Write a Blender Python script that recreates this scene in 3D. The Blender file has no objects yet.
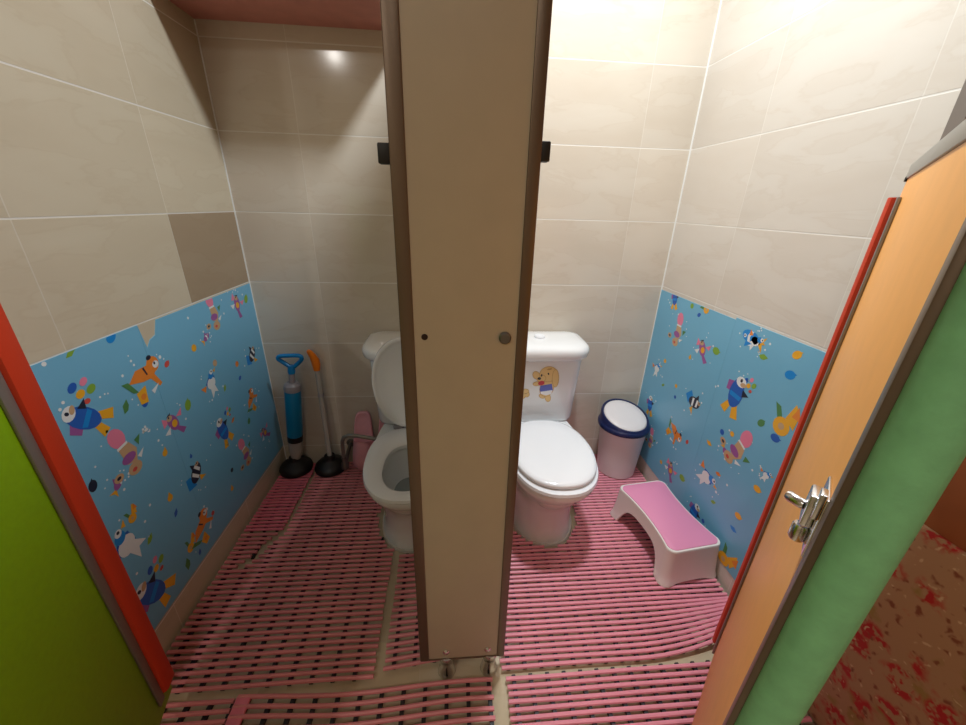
import bpy, bmesh, math, random
from math import sin, cos, pi, radians, atan2, hypot, degrees
from mathutils import Vector, Matrix

random.seed(7)
S = bpy.context.scene
COL = S.collection

# ------------------------------------------------------------------ helpers
def srgb(r, g, b):
    f = lambda c: (c / 12.92 if c <= .04045 else ((c + .055) / 1.055) ** 2.4)
    return (f(r / 255), f(g / 255), f(b / 255), 1)

def pbr(name, rgb, rough=.4, metal=0., spec=.5, coat=0., trans=0., noise=0., nscale=30., bump=0., bscale=80., sub=0.):
    m = bpy.data.materials.new(name); m.use_nodes = True
    nt = m.node_tree; b = nt.nodes['Principled BSDF']
    c = srgb(*rgb)
    b.inputs['Base Color'].default_value = c
    b.inputs['Roughness'].default_value = rough
    b.inputs['Metallic'].default_value = metal
    b.inputs['Specular IOR Level'].default_value = spec
    b.inputs['Coat Weight'].default_value = coat
    b.inputs['Transmission Weight'].default_value = trans
    tc = None
    if noise or bump:
        tc = nt.nodes.new('ShaderNodeTexCoord')
    if noise:
        n = nt.nodes.new('ShaderNodeTexNoise'); n.inputs['Scale'].default_value = nscale; n.inputs['Detail'].default_value = 4
        nt.links.new(tc.outputs['Object'], n.inputs['Vector'])
        r = nt.nodes.new('ShaderNodeValToRGB')
        r.color_ramp.elements[0].position = .3; r.color_ramp.elements[1].position = .7
        r.color_ramp.elements[0].color = tuple(x * (1 - noise) for x in c[:3]) + (1,)
        r.color_ramp.elements[1].color = tuple(min(1, x * (1 + noise)) for x in c[:3]) + (1,)
        nt.links.new(n.outputs['Fac'], r.inputs['Fac']); nt.links.new(r.outputs['Color'], b.inputs['Base Color'])
    if bump:
        n = nt.nodes.new('ShaderNodeTexNoise'); n.inputs['Scale'].default_value = bscale
        nt.links.new(tc.outputs['Object'], n.inputs['Vector'])
        bp = nt.nodes.new('ShaderNodeBump'); bp.inputs['Strength'].default_value = bump; bp.inputs['Distance'].default_value = .002
        nt.links.new(n.outputs['Fac'], bp.inputs['Height']); nt.links.new(bp.outputs['Normal'], b.inputs['Normal'])
    return m

class MB:
    """collects shapes for one mesh object"""
    def __init__(s): s.bm = bmesh.new(); s.mi = 0
    def face(s, pts):
        f = s.bm.faces.new([s.bm.verts.new(p) for p in pts]); f.material_index = s.mi; return f
    def box(s, x0, x1, y0, y1, z0, z1, bev=0., seg=2):
        v = [s.bm.verts.new((x, y, z)) for x in (x0, x1) for y in (y0, y1) for z in (z0, z1)]
        fs = [(0, 1, 3, 2), (4, 6, 7, 5), (0, 4, 5, 1), (2, 3, 7, 6), (0, 2, 6, 4), (1, 5, 7, 3)]
        fl = [s.bm.faces.new([v[i] for i in f]) for f in fs]
        for f in fl: f.material_index = s.mi
        if bev:
            es = list({e for f in fl for e in f.edges})
            bmesh.ops.bevel(s.bm, geom=es, offset=bev, segments=seg, profile=.5, affect='EDGES')
        return s
    def hexa(s, p, bev=0., seg=2):
        """8 points: bottom ring of four then top ring of four"""
        v = [s.bm.verts.new(q) for q in p]
        fs = [(3, 2, 1, 0), (4, 5, 6, 7)] + [(i, (i + 1) % 4, 4 + (i + 1) % 4, 4 + i) for i in range(4)]
        fl = [s.bm.faces.new([v[i] for i in f]) for f in fs]
        for f in fl: f.material_index = s.mi
        if bev:
            es = list({e for f in fl for e in f.edges})
            bmesh.ops.bevel(s.bm, geom=es, offset=bev, segments=seg, profile=.5, affect='EDGES')
        return s
    def loft(s, rings, cap0=True, cap1=True):
        R = [[s.bm.verts.new(p) for p in r] for r in rings]
        n = len(R[0])
        for a, b in zip(R, R[1:]):
            for i in range(n):
                f = s.bm.faces.new((a[i], a[(i + 1) % n], b[(i + 1) % n], b[i])); f.material_index = s.mi
        if cap0: s.bm.faces.new(list(reversed(R[0]))).material_index = s.mi
        if cap1: s.bm.faces.new(R[-1]).material_index = s.mi
        return s
    def tube(s, path, r, n=10, closed=False):
        path = [Vector(p) for p in path]
        rs = r if isinstance(r, (list, tuple)) else [r] * len(path)
        rings = []; m = len(path); up = None
        for i, p in enumerate(path):
            a = path[(i - 1) % m] if (closed or i > 0) else p
            b = path[(i + 1) % m] if (closed or i < m - 1) else p
            t = (b - a).normalized()
            if up is None:
                up = Vector((0, 0, 1)) if abs(t.z) < .9 else Vector((1, 0, 0))
            x = up.cross(t).normalized(); y = t.cross(x); up = y
            rings.append([p + rs[i] * (cos(2 * pi * k / n) * x + sin(2 * pi * k / n) * y) for k in range(n)])
        if closed:
            R = [[s.bm.verts.new(p) for p in q] for q in rings]
            for a, b in zip(R, R[1:] + R[:1]):
                for i in range(n):
                    s.bm.faces.new((a[i], a[(i + 1) % n], b[(i + 1) % n], b[i])).material_index = s.mi
        else: s.loft(rings)
        return s
    def lathe(s, prof, c=(0, 0, 0), axis=(0, 0, 1), n=32, cap0=True, cap1=True):
        ax = Vector(axis).normalized(); c = Vector(c)
        q = Vector((0, 0, 1)).rotation_difference(ax)
        s.loft([[c + q @ Vector((r * cos(2 * pi * k / n), r * sin(2 * pi * k / n), h)) for k in range(n)] for r, h in prof], cap0, cap1)
        return s
    def build(s, name, mat, parent=None, local=False, smooth=True, ang=35, kind=None, label=None):
        bmesh.ops.recalc_face_normals(s.bm, faces=s.bm.faces)
        if parent is not None and not local:
            off = parent.location.copy()
            p = parent.parent
            while p is not None: off += p.location; p = p.parent
            bmesh.ops.translate(s.bm, verts=s.bm.verts, vec=-off)
        if smooth:
            for f in s.bm.faces: f.smooth = True
            for e in s.bm.edges:
                if len(e.link_faces) == 2 and e.calc_face_angle(0) > radians(ang): e.smooth = False
        me = bpy.data.meshes.new(name); s.bm.to_mesh(me); s.bm.free()
        for m in (mat if isinstance(mat, (list, tuple)) else [mat]): me.materials.append(m)
        o = bpy.data.objects.new(name, me); COL.objects.link(o)
        if parent is not None: o.parent = parent
        if kind: o['kind'] = kind
        if label: o['label'] = label
        return o

def tag(o, label, cat, group=None):
    o['label'] = label; o['category'] = cat
    if group: o['group'] = group
    return o

def empty(name, loc, label, cat, rz=0., group=None):
    o = bpy.data.objects.new(name, None); COL.objects.link(o)
    o.location = loc; o.rotation_euler = (0, 0, rz); o.empty_display_size = .1
    return tag(o, label, cat, group)

# ------------------------------------------------------------------ measured layout (metres, floor z = 0)
XL, XR, YB = -.773, .878, 1.523          # stall side walls and the back wall
ZB = 1.0972                               # a grout row
CEIL = 2.36

# ------------------------------------------------------------------ tile material
def tile_mat(name, au, u0, base, dark=None, vein=.085, du=.4, dv=.25, v0=ZB, jv=.33, gcol=(236, 233, 226)):
    m = bpy.data.materials.new(name); m.use_nodes = True
    nt = m.node_tree; N = nt.nodes; L = nt.links; b = N['Principled BSDF']
    def math_(op, a, c=None, d=None):
        n = N.new('ShaderNodeMath'); n.operation = op
        for i, v in enumerate((a, c, d)):
            if v is None: continue
            if isinstance(v, (int, float)): n.inputs[i].default_value = v
            else: L.new(v, n.inputs[i])
        return n.outputs[0]
    g = N.new('ShaderNodeNewGeometry'); sep = N.new('ShaderNodeSeparateXYZ'); L.new(g.outputs['Position'], sep.inputs[0])
    u = math_('DIVIDE', math_('SUBTRACT', sep.outputs[au], u0), du)
    v = math_('DIVIDE', math_('SUBTRACT', sep.outputs[2], v0), dv)
    fu, fv = math_('FLOOR', u), math_('FLOOR', v)
    def gap(t, size, w):                    # 1 inside the joint
        d = math_('MULTIPLY', math_('PINGPONG', t, .5), size)
        n = N.new('ShaderNodeMapRange'); n.interpolation_type = 'SMOOTHSTEP'
        n.inputs['From Min'].default_value = w * .55; n.inputs['From Max'].default_value = w * 1.25
        n.inputs['To Min'].default_value = 1; n.inputs['To Max'].default_value = 0
        L.new(d, n.inputs['Value']); return n.outputs[0]
    gh = gap(v, dv, .0019)
    gv = math_('MULTIPLY', gap(u, du, .0016), jv)
    grout = math_('MAXIMUM', gh, gv)
    cmb = N.new('ShaderNodeCombineXYZ'); L.new(fu, cmb.inputs[0]); L.new(fv, cmb.inputs[1])
    wn = N.new('ShaderNodeTexWhiteNoise'); wn.noise_dimensions = '2D'; L.new(cmb.outputs[0], wn.inputs['Vector'])
    # marble veins: stretched, per-tile shifted noise
    off = N.new('ShaderNodeVectorMath'); off.operation = 'SCALE'; L.new(wn.outputs['Color'], off.inputs[0]); off.inputs['Scale'].default_value = 7
    add = N.new('ShaderNodeVectorMath'); add.operation = 'ADD'; L.new(g.outputs['Position'], add.inputs[0]); L.new(off.outputs[0], add.inputs[1])
    mp = N.new('ShaderNodeMapping'); L.new(add.outputs[0], mp.inputs['Vector'])
    mp.inputs['Rotation'].default_value = (radians(52), radians(38), 0); mp.inputs['Scale'].default_value = (2.2, 2.2, 7)
    n1 = N.new('ShaderNodeTexNoise'); n1.inputs['Scale'].default_value = 1.6; n1.inputs['Detail'].default_value = 6; n1.inputs['Distortion'].default_value = .35
    L.new(mp.outputs[0], n1.inputs['Vector'])
    rp = N.new('ShaderNodeValToRGB'); L.new(n1.outputs['Fac'], rp.inputs[0])
    c = srgb(*base)
    e = rp.color_ramp.elements
    e[0].position = .3; e[0].color = tuple(x * (1 - vein * k) for x, k in zip(c[:3], (.7, 1, 1.3))) + (1,)
    e[1].position = .62; e[1].color = c
    x = e.new(.48); x.color = tuple(q * (1 - vein * .55 * k) for q, k in zip(c[:3], (.7, 1, 1.3))) + (1,)
    x = e.new(.50); x.color = tuple(q * (1 - vein * 1.0 * k) for q, k in zip(c[:3], (.7, 1, 1.3))) + (1,)
    x = e.new(.52); x.color = tuple(q * (1 - vein * .3 * k) for q, k in zip(c[:3], (.7, 1, 1.3))) + (1,)
    col = rp.outputs[0]
    def mix(f, a, bcol, mode='MIX'):
        n = N.new('ShaderNodeMix'); n.data_type = 'RGBA'; n.blend_type = mode
        if isinstance(f, (int, float)): n.inputs[0].default_value = f
        else: L.new(f, n.inputs[0])
        for i, s_ in ((6, a), (7, bcol)):
            if isinstance(s_, tuple): n.inputs[i].default_value = s_
            else: L.new(s_, n.inputs[i])
        return n.outputs[2]
    # each tile a shade of its own
    sh = N.new('ShaderNodeMapRange'); L.new(wn.outputs['Value'], sh.inputs['Value']); sh.inputs['To Min'].default_value = .93; sh.inputs['To Max'].default_value = 1.02
    gray = N.new('ShaderNodeCombineXYZ')
    for i in range(3): L.new(sh.outputs[0], gray.inputs[i])
    col = mix(1., col, gray.outputs[0], 'MULTIPLY')
    if dark:                                # one odd tile of a browner batch
        mu = math_('COMPARE', fu, dark[0], .1); mv = math_('COMPARE', fv, dark[1], .1)
        col = mix(math_('MULTIPLY', mu, mv), col, mix(1., col, (.62, .54, .48, 1), 'MULTIPLY'))
    col = mix(math_('MULTIPLY', grout, .72), col, srgb(*gcol))
    L.new(col, b.inputs['Base Color'])
    rr = N.new('ShaderNodeMapRange'); L.new(grout, rr.inputs['Value']); rr.inputs['To Min'].default_value = .13; rr.inputs['To Max'].default_value = .6
    L.new(rr.outputs[0], b.inputs['Roughness'])
    bp = N.new('ShaderNodeBump'); bp.invert = True; bp.inputs['Strength'].default_value = .4; bp.inputs['Distance'].default_value = .001
    L.new(grout, bp.inputs['Height']); L.new(bp.outputs[0], b.inputs['Normal'])
    b.inputs['Specular IOR Level'].default_value = .45
    return m

BEIGE = (217, 206, 190)
M = {}
M['tile_back'] = tile_mat('beige tile back', 0, .6876, BEIGE)
M['tile_left'] = tile_mat('beige tile left', 1, YB - .349, (213, 200, 175), dark=(0, -1))
M['tile_right'] = tile_mat('beige tile right', 1, 1.178, (222, 214, 203))
M['white_paint'] = pbr('white paint', (225, 222, 214), .7)
M['cream_paint'] = pbr('cream paint', (205, 190, 160), .6)
M['brown_wall'] = pbr('brown wall surface', (150, 88, 48), .6, noise=.15, nscale=8)  # mottled brown over the whole outer wall
M['soffit'] = pbr('dusty pink board', (216, 142, 130), .55, noise=.05, nscale=20)
M['caulk'] = pbr('white caulk', (240, 240, 236), .5)
M['floor'] = tile_mat('floor tile', 0, .31, (206, 190, 160), vein=.10, v0=.45, gcol=(190, 176, 150))
# floor uses x and y, so give it its own node wiring for v
for n in M['floor'].node_tree.nodes:
    if n.type == 'SEPXYZ':
        outs = [l for l in M['floor'].node_tree.links if l.from_node == n and l.from_socket == n.outputs[2]]
        for l in outs:
            ts = l.to_socket; M['floor'].node_tree.links.remove(l); M['floor'].node_tree.links.new(n.outputs[1], ts)
M['pink_a'] = pbr('pink mat plastic', (226, 138, 144), .42, noise=.08, nscale=9)
M['pink_b'] = pbr('brighter pink mat plastic', (240, 128, 148), .42, noise=.06, nscale=9)
M['pink_c'] = pbr('pale pink mat plastic', (240, 152, 168), .42, noise=.06, nscale=9)
M['black_rubber'] = pbr('black rubber', (20, 17, 18), .5, noise=.2, nscale=40)
M['cream_panel'] = pbr('cream laminate', (182, 167, 144), .42, noise=.03, nscale=14)
M['bronze'] = pbr('bronze anodised aluminium', (112, 94, 78), .38, metal=.55, bump=.05, bscale=200)
M['alu'] = pbr('grey aluminium', (168, 166, 160), .4, metal=.5)
M['grey_trim'] = pbr('dull grey aluminium trim', (142, 134, 128), .45, metal=.4)
M['chrome'] = pbr('chrome', (225, 225, 228), .2, metal=1.)
M['steel'] = pbr('worn steel', (120, 118, 116), .35, metal=.8)
M['lime'] = pbr('lime green laminate', (142, 190, 6), .45, noise=.05, nscale=90)
M['orange'] = pbr('orange laminate', (248, 174, 86), .42, noise=.03, nscale=30)
M['red_foam'] = pbr('orange red foam', (214, 62, 26), .6, bump=.15, bscale=260)
M['green_foam'] = pbr('green foam', (138, 206, 148), .55, bump=.2, bscale=220, noise=.08, nscale=60)
M['porcelain'] = pbr('white porcelain', (238, 238, 238), .1, coat=.4)
M['seat_plastic'] = pbr('white seat plastic', (240, 241, 244), .16)
M['water'] = pbr('toilet water', (205, 215, 214), .03, trans=.6)
M['cement'] = pbr('white cement', (214, 206, 194), .8, noise=.1)
M['bin_white'] = pbr('white bin plastic', (232, 224, 222), .35)
M['navy'] = pbr('navy plastic', (28, 40, 84), .3)
M['stool_white'] = pbr('white stool plastic', (236, 228, 220), .35)
M['stool_pink'] = pbr('pink stool pad', (236, 148, 184), .55, bump=.15, bscale=500)
M['pump_blue'] = pbr('turquoise plastic', (0, 128, 176), .3)
M['handle_blue'] = pbr('blue handle plastic', (0, 132, 200), .3)
M['grey_plastic'] = pbr('lilac grey plastic', (160, 152, 156), .35)
M['clear_plastic'] = pbr('clear plastic', (226, 220, 212), .18, trans=.5)
M['orange_plastic'] = pbr('orange plastic', (246, 128, 8), .35)
M['slipper_pink'] = pbr('pink rubber', (250, 180, 192), .5, noise=.05)
M['hose'] = pbr('braided grey hose', (150, 146, 140), .4, metal=.5, bump=.3, bscale=600)
M['dark_hole'] = pbr('dark hole', (40, 18, 10), .8)

# floral vinyl: tan ground with red blossoms and specks
def floral():
    m = bpy.data.materials.new('floral vinyl'); m.use_nodes = True
    nt = m.node_tree; N = nt.nodes; L = nt.links; b = N['Principled BSDF']
    g = N.new('ShaderNodeTexCoord')
    nz = N.new('ShaderNodeTexNoise'); nz.inputs['Scale'].default_value = 26; nz.inputs['Detail'].default_value = 3
    L.new(g.outputs['Object'], nz.inputs['Vector'])
    ad = N.new('ShaderNodeMix'); ad.data_type = 'RGBA'; ad.blend_type = 'ADD'; ad.inputs[0].default_value = .055
    L.new(g.outputs['Object'], ad.inputs[6]); L.new(nz.outputs['Color'], ad.inputs[7])
    def spots(scale, lo, hi, rnd=1.):
        v = N.new('ShaderNodeTexVoronoi'); v.inputs['Scale'].default_value = scale; v.inputs['Randomness'].default_value = rnd
        L.new(ad.outputs[2], v.inputs['Vector'])
        r = N.new('ShaderNodeMapRange'); r.inputs['From Min'].default_value = lo; r.inputs['From Max'].default_value = hi
        r.inputs['To Min'].default_value = 1; r.inputs['To Max'].default_value = 0
        L.new(v.outputs['Distance'], r.inputs['Value']); return r.outputs[0]
    def mix(f, a, c):
        n = N.new('ShaderNodeMix'); n.data_type = 'RGBA'; L.new(f, n.inputs[0])
        if isinstance(a, tuple): n.inputs[6].default_value = a
        else: L.new(a, n.inputs[6])
        n.inputs[7].default_value = c; return n.outputs[2]
    c = mix(spots(17, .12, .3), srgb(186, 150, 112), srgb(164, 140, 80))
    c = mix(spots(40, .12, .3), c, srgb(140, 84, 60))
    bl = N.new('ShaderNodeTexNoise'); bl.inputs['Scale'].default_value = 62; bl.inputs['Detail'].default_value = 2
    L.new(g.outputs['Object'], bl.inputs['Vector'])
    th = N.new('ShaderNodeMapRange'); th.inputs['From Min'].default_value = .44; th.inputs['From Max'].default_value = .54; L.new(bl.outputs['Fac'], th.inputs['Value'])
    mu = N.new('ShaderNodeMath'); mu.operation = 'MULTIPLY'; L.new(spots(13.5, .3, .46), mu.inputs[0]); L.new(th.outputs[0], mu.inputs[1])
    c = mix(mu.outputs[0], c, srgb(190, 46, 46))
    c = mix(spots(44, .1, .2), c, srgb(214, 190, 150))
    L.new(c, b.inputs['Base Color']); b.inputs['Roughness'].default_value = .5
    return m
M['floral'] = floral()

# ------------------------------------------------------------------ the room
def struct(name, mb, mat, label=None):
    o = mb.build(name, mat, smooth=False); o['kind'] = 'structure'
    if label: o['label'] = label
    return o
YR = -1.7; XO = -1.9
struct('floor', MB().box(XO - .1, 1.1, YR - .1, YB + .1, -.1, 0), M['floor'])
struct('ceiling', MB().box(XO - .1, 1.1, YR - .1, YB + .1, CEIL, CEIL + .1), M['white_paint'])
struct('wall_back', MB().box(XL - .12, XR + .12, YB, YB + .1, 0, CEIL), M['tile_back'])
struct('wall_left', MB().box(XL - .12, XL, .62, YB, 0, CEIL), M['tile_left'])
struct('wall_right', MB().box(XR, XR + .12, .62, YB, 0, CEIL), M['tile_right'])
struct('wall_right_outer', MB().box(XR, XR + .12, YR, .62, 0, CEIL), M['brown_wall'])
struct('wall_left_outer', MB().box(XO - .1, XO, YR, .7, 0, CEIL), M['cream_paint'])
struct('wall_front_left', MB().box(XO, XL - .12, .62, .72, 0, CEIL), M['cream_paint'])
struct('wall_rear', MB().box(XO, XR + .12, YR - .1, YR, 0, CEIL), M['cream_paint'])
# white caulk down the two inner corners
struct('trim_1', MB().box(XL, XL + .003, YB - .004, YB, .02, 1.637), M['caulk'])
struct('trim_2', MB().box(XR - .0035, XR, YB - .0045, YB, .02, CEIL), M['caulk'])
# dusty pink boxed soffit over the left stall
struct('trim_3', MB().box(XL, -.143, 1.312, YB, 1.640, 1.9), M['soffit'])

# ------------------------------------------------------------------ camera (solved from grout lines)
F_PX, PITCH, YAW, ROLL, CZ = 378.824, .393146, .0878592, .0277223, 1.14
fw = Vector((sin(YAW) * cos(PITCH), cos(YAW) * cos(PITCH), -sin(PITCH)))
rt = Vector((cos(YAW), -sin(YAW), 0)); up = rt.cross(fw)
r2 = cos(ROLL) * rt + sin(ROLL) * up; u2 = -sin(ROLL) * rt + cos(ROLL) * up
cam = bpy.data.cameras.new('camera'); co = bpy.data.objects.new('camera', cam); COL.objects.link(co)
mw = Matrix((r2, u2, -fw)).transposed().to_4x4(); mw.translation = (0, 0, CZ); co.matrix_world = mw
cam.sensor_fit = 'HORIZONTAL'; cam.sensor_width = 36; cam.lens = 36 * F_PX / 966; cam.clip_start = .01
S.camera = co
def on_x(px, py, x):                       # where a measured direction meets a side wall
    d = fw * F_PX + r2 * (px - 483) - u2 * (py - 362.5); t = x / d.x
    return t * d.y, CZ + t * d.z

# ------------------------------------------------------------------ bath mats
def mat_obj(name, label, x0, x1, y0, y1, sp, csp, mat, cut=None, warp=None, r=.0052, band=None, group='pink slatted floor mats', seed=1):
    rnd = random.Random(seed)
    root = empty(name, ((x0 + x1) / 2, (y0 + y1) / 2, 0), label, 'floor mat', group=group)
    cut = cut or (lambda x, y: False); warp = warp or (lambda x, y: (0, 0))
    m = MB(); n = int((y1 - y0) / sp) + 1
    for i in range(n):
        y = y0 + i * sp; ph = rnd.uniform(0, 6); jy = rnd.uniform(-.0008, .0008)
        run = []; step = .0125; k = int((x1 - x0) / step)
        ex0, ex1 = x0 + rnd.uniform(0, .004), x1 - rnd.uniform(0, .004)
        runs = []
        for j in range(k + 1):
            x = ex0 + (ex1 - ex0) * j / k
            if cut(x, y):
                if len(run) > 1: runs.append(run)
                run = []
            else:
                wy, wz = warp(x, y)
                run.append((x, y + jy + wy + .0006 * sin(x * 14 + ph), .0148 + wz + .0005 * sin(x * 9 + ph)))
        if len(run) > 1: runs.append(run)
        for q in runs:                     # thin out the straight stretches
            q = [p for a, p in enumerate(q) if a % 3 == 0 or a == len(q) - 1]
            if len(q) > 1: m.tube(q, r, 8)
    m.build('slats', mat, root)
    c = MB(); x = x0 + csp * .5
    while x < x1:
        k = int((y1 - y0) / .02); run = []; runs = []
        for j in range(k + 1):
            y = y0 + (y1 - y0) * j / k
            if cut(x, y):
                if len(run) > 1: runs.append(run)
                run = []
            else:
                wy, wz = warp(x, y); run.append((x, y + wy, wz))
        if len(run) > 1: runs.append(run)
        for q in runs:
            for zz in (0,):
                w = .0048
                c.loft([[(p[0] - w, p[1], p[2] + .0015), (p[0] + w, p[1], p[2] + .0015), (p[0] + w, p[1], p[2] + .0122), (p[0] - w, p[1], p[2] + .0122)] for p in q])
        x += csp
    c.build('connector_strips', M['black_rubber'], root, smooth=False)
    if band:
        MB().box(band - .017, band + .017, y0, y1, .0125, .0225, .003).build('joining_band', M['pink_b'], root)
    return root

def ell(cx, cy, a, b): return lambda x, y: ((x - cx) / a) ** 2 + ((y - cy) / b) ** 2 < 1
CL, CR = -.146, .345                       # toilet centre lines
eL = lambda x, y: abs(x - CL) < .13 and y > 1.16 or ell(CL, 1.18, .138, .200)(x, y)
eR = lambda x, y: abs(x - CR) < .13 and y > 1.16 or ell(CR, 1.18, .138, .200)(x, y)
def cut_left(x, y):
    if eL(x, y): return True
    if x < -.618 and y > 1.104: return True
    if .95 < y < 1.104 and abs(x - (-.70 + (y - .95) * .5)) < .006: return True
    return False
mat_obj('floor_mat', 'long dusty pink slatted mat covering most of the left stall floor', -.765, -.206, .607, 1.505, .0185, .0535, M['pink_a'], cut_left, seed=2)
mat_obj('floor_mat', 'brighter pink mat strip in the back left corner under the blue pump plunger', -.765, -.624, 1.112, 1.505, .0172, .045, M['pink_b'], seed=3)
mat_obj('floor_mat', 'narrow pink mat piece between the left toilet and the cream partition', -.186, .086, .636, 1.0, .0185, .0535, M['pink_a'],
        eL, lambda x, y: (.10 * (x + .186) * max(0, 1 - (y - .63) / .4) - .012 * max(0, 1 - (y - .63) / .3) + .0, 0), seed=4)
def warp_r(x, y):
    t = max(0, (x - .50) / .36); w = max(0, 1 - (y - .607) / .15)
    return .060 * t * t * w - .001, .022 * t * t * w
mat_obj('floor_mat', 'bright pink slatted mat under the white stool in the right stall, front corner curling up', .122, .868, .607, 1.505, .0163, .0445, M['pink_c'], eR, warp_r, seed=5)
def warp_f(x, y): return .005 * sin(x * 11 + 1), .003 + .003 * sin(x * 11 + 2)
mat_obj('floor_mat', 'wavy pink mat outside the left stall, in front of the cream partition', -.527, .098, .27, .583, .0205, .0535, M['pink_a'], None, warp_f, band=-.51, seed=6)
mat_obj('floor_mat', 'short pink mat end left of the joining band beside the lime green door', -.72, -.529, .27, .578, .0205, .0535, M['pink_a'], None, None, seed=7)
mat_obj('floor_mat', 'pale pink mat outside the right stall, beside the orange door', .132, .86, .27, .591, .0163, .0445, M['pink_c'], None, None, seed=8)

# ------------------------------------------------------------------ partition with its wide front panel
PY = .60
p = empty('stall_partition', (.02, PY, 0), 'cream stall partition with bronze metal edges standing between the two toilets', 'partition')
def pil_x(z, side): return -.085 if side < 0 else .128
Z0, Z1 = .074, 2.02
def slab(xa0, xb0, xa1, xb1, y0, y1, z0, z1, bev=0.):
    return MB().hexa([(xa0, y0, z0), (xb0, y0, z0), (xb0, y1, z0), (xa0, y1, z0), (xa1, y0, z1), (xb1, y0, z1), (xb1, y1, z1), (xa1, y1, z1)], bev)
T0 = T1 = .0225
slab(pil_x(Z0, -1) + T0, pil_x(Z0, 1) - .019, pil_x(Z1, -1) + T1, pil_x(Z1, 1) - .019, PY + .003, PY + .03, Z0 + .004, Z1).build('front_panel', M['cream_panel'], p, smooth=False)
slab(pil_x(Z0, -1), pil_x(Z0, -1) + T0, pil_x(Z1, -1), pil_x(Z1, -1) + T1, PY, PY + .033, Z0, Z1, .002).build('edge_trim', M['bronze'], p)
slab(pil_x(Z0, 1) - .019, pil_x(Z0, 1), pil_x(Z1, 1) - .019, pil_x(Z1, 1), PY, PY + .033, Z0, Z1, .002).build('edge_trim', M['bronze'], p)
MB().box(pil_x(Z0, -1) + T0, pil_x(Z0, 1) - .019, PY + .001, PY + .032, Z0, Z0 + .004).build('bottom_trim', M['bronze'], p, smooth=False)
MB().box(.089, .107, PY + .033, YB - .002, .10, 1.90).build('dividing_panel', M['cream_panel'], p, smooth=False)
for x in (-.019, .092):
    MB().lathe([(.022, 0), (.023, .004), (.020, .018), (.0165, .028), (.0165, .056), (.019, .060), (.019, .076)], (x, PY + .0165, 0)).build('foot', M['chrome'], p, label='chrome adjustable foot')
for x in (-.0195, .085):
    MB().lathe([(.0085, 0), (.0085, .002), (.005, .005), (.0015, .006)], (x, PY + .003, .1035), (0, -1, 0), 20).build('screw', M['chrome'], p)
MB().lathe([(.0055, 0), (.0055, .0006)], (-.0455, PY + .003, .9355), (0, -1, 0), 20).build('screw_hole', M['dark_hole'], p)
MB().lathe([(.0105, 0), (.0105, .004), (.008, .0065)], (.089, PY + .003, .9345), (0, -1, 0), 24).build('bolt_cap', M['steel'], p)
MB().box(-.101, pil_x(1.2, -1) + .001, PY + .002, PY + .02, 1.190, 1.216, .002).build('door_stop', M['black_rubber'], p, label='small black rubber door stop')
MB().box(pil_x(1.2, 1) - .001, .141, PY + .002, PY + .02, 1.200, 1.226, .002).build('door_stop', M['black_rubber'], p, label='small black rubber door stop')

# grey side post behind the orange door
q = empty('frame_post', (.818, .635, 0), 'grey metal post against the right wall behind the orange door', 'post')
MB().box(.797, XR, .622, .652, 0, 2.02, .002).build('post_body', M['alu'], q)
MB().box(.792, .7965, .626, .648, 0, 2.02).build('edge_seal', M['grey_trim'], q, smooth=False)

q = empty('frame_post', (-.74, .635, 0), 'grey metal post against the left wall behind the lime green door', 'post')
MB().box(XL, -.712, .602, .618, 0, 2.02, .002).build('post_body', M['alu'], q)
MB().box(-.7115, -.706, .606, .616, 0, 2.02).build('edge_seal', M['grey_trim'], q, smooth=False)

# ------------------------------------------------------------------ doors, both swung outward on their outer edge
def door(name, label, H, D, W, face, panel_mat, z0, z1, gz0, gz1, ex=0.):
    """local +x runs from the hinge to the free edge; the visible face is at local y = 0 and looks along face * y"""
    root = empty(name, (H[0], H[1], z0), label, 'door', rz=atan2(D[1], D[0]))
    T = .028; s = face
    def bx(x0, x1, ya, yb, za, zb, bev=0.):
        ya, yb = sorted((ya * s, yb * s)); return MB().box(x0, x1, ya, yb, za - z0, zb - z0, bev)
    bx(.002, W - .004, -T, 0, z0, z1 - .001, .001).build('door_panel', panel_mat, root, local=True)
    # soft finger guard wrapped round the hinge edge
    m = MB(); prof = []
    R = .011
    pts = [(-.013 - ex, -T), (-.015 - ex, -.004), (-.013 - ex, .006), (-.008 - ex * .8, .011), (.0, .013), (.030, .013), (.036, .010), (.038, .004), (.038, .0006), (.0, .0006), (0, -T)]
    m.loft([[(a, b * s, zz - z0) for a, b in pts] for zz in (gz0, gz1)])
    m.build('finger_guard', M['red_foam'], root, local=True, label='orange red foam strip')
    bx(.0385, .058, .0005, .005, gz0 - .012, gz1, .001).build('guard_strip', M['grey_trim'], root, local=True, label='thin grey metal strip')
    return root, bx, T

dl, bx, T = door('stall_door', 'lime green stall door with orange red foam edge on the left', (-.654, .579), (.262, -.965), .59, 1, M['lime'], .085, 1.20, .128, 1.17, -.006)
bx(.0, .59, -T - .0015, .0015, 1.199, 1.215, .001).build('top_trim', M['alu'], dl, local=True)
dr, bx, T = door('stall_door', 'orange stall door with chrome latch and green foam on its near edge', (.699, .594), (-.727, -.687), .59, -1, M['orange'], .095, 1.195, .115, 1.167, .014)
bx(.0, .59, -T - .0015, .002, 1.194, 1.214, .001).build('top_trim', M['alu'], dr, local=True)
bx(.0, .012, -T - .002, .003, 1.190, 1.197, .001).build('corner_cap', M['black_rubber'], dr, local=True)
bx(.576, .592, -.006, .002, .095, 1.195, .001).build('end_trim', M['bronze'], dr, local=True)
m = MB(); pts = []
for a in range(13):
    t = pi * a / 12; pts.append((.588 + .018 * sin(t) ** .8, .0210 - .0180 * cos(t)))
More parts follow.
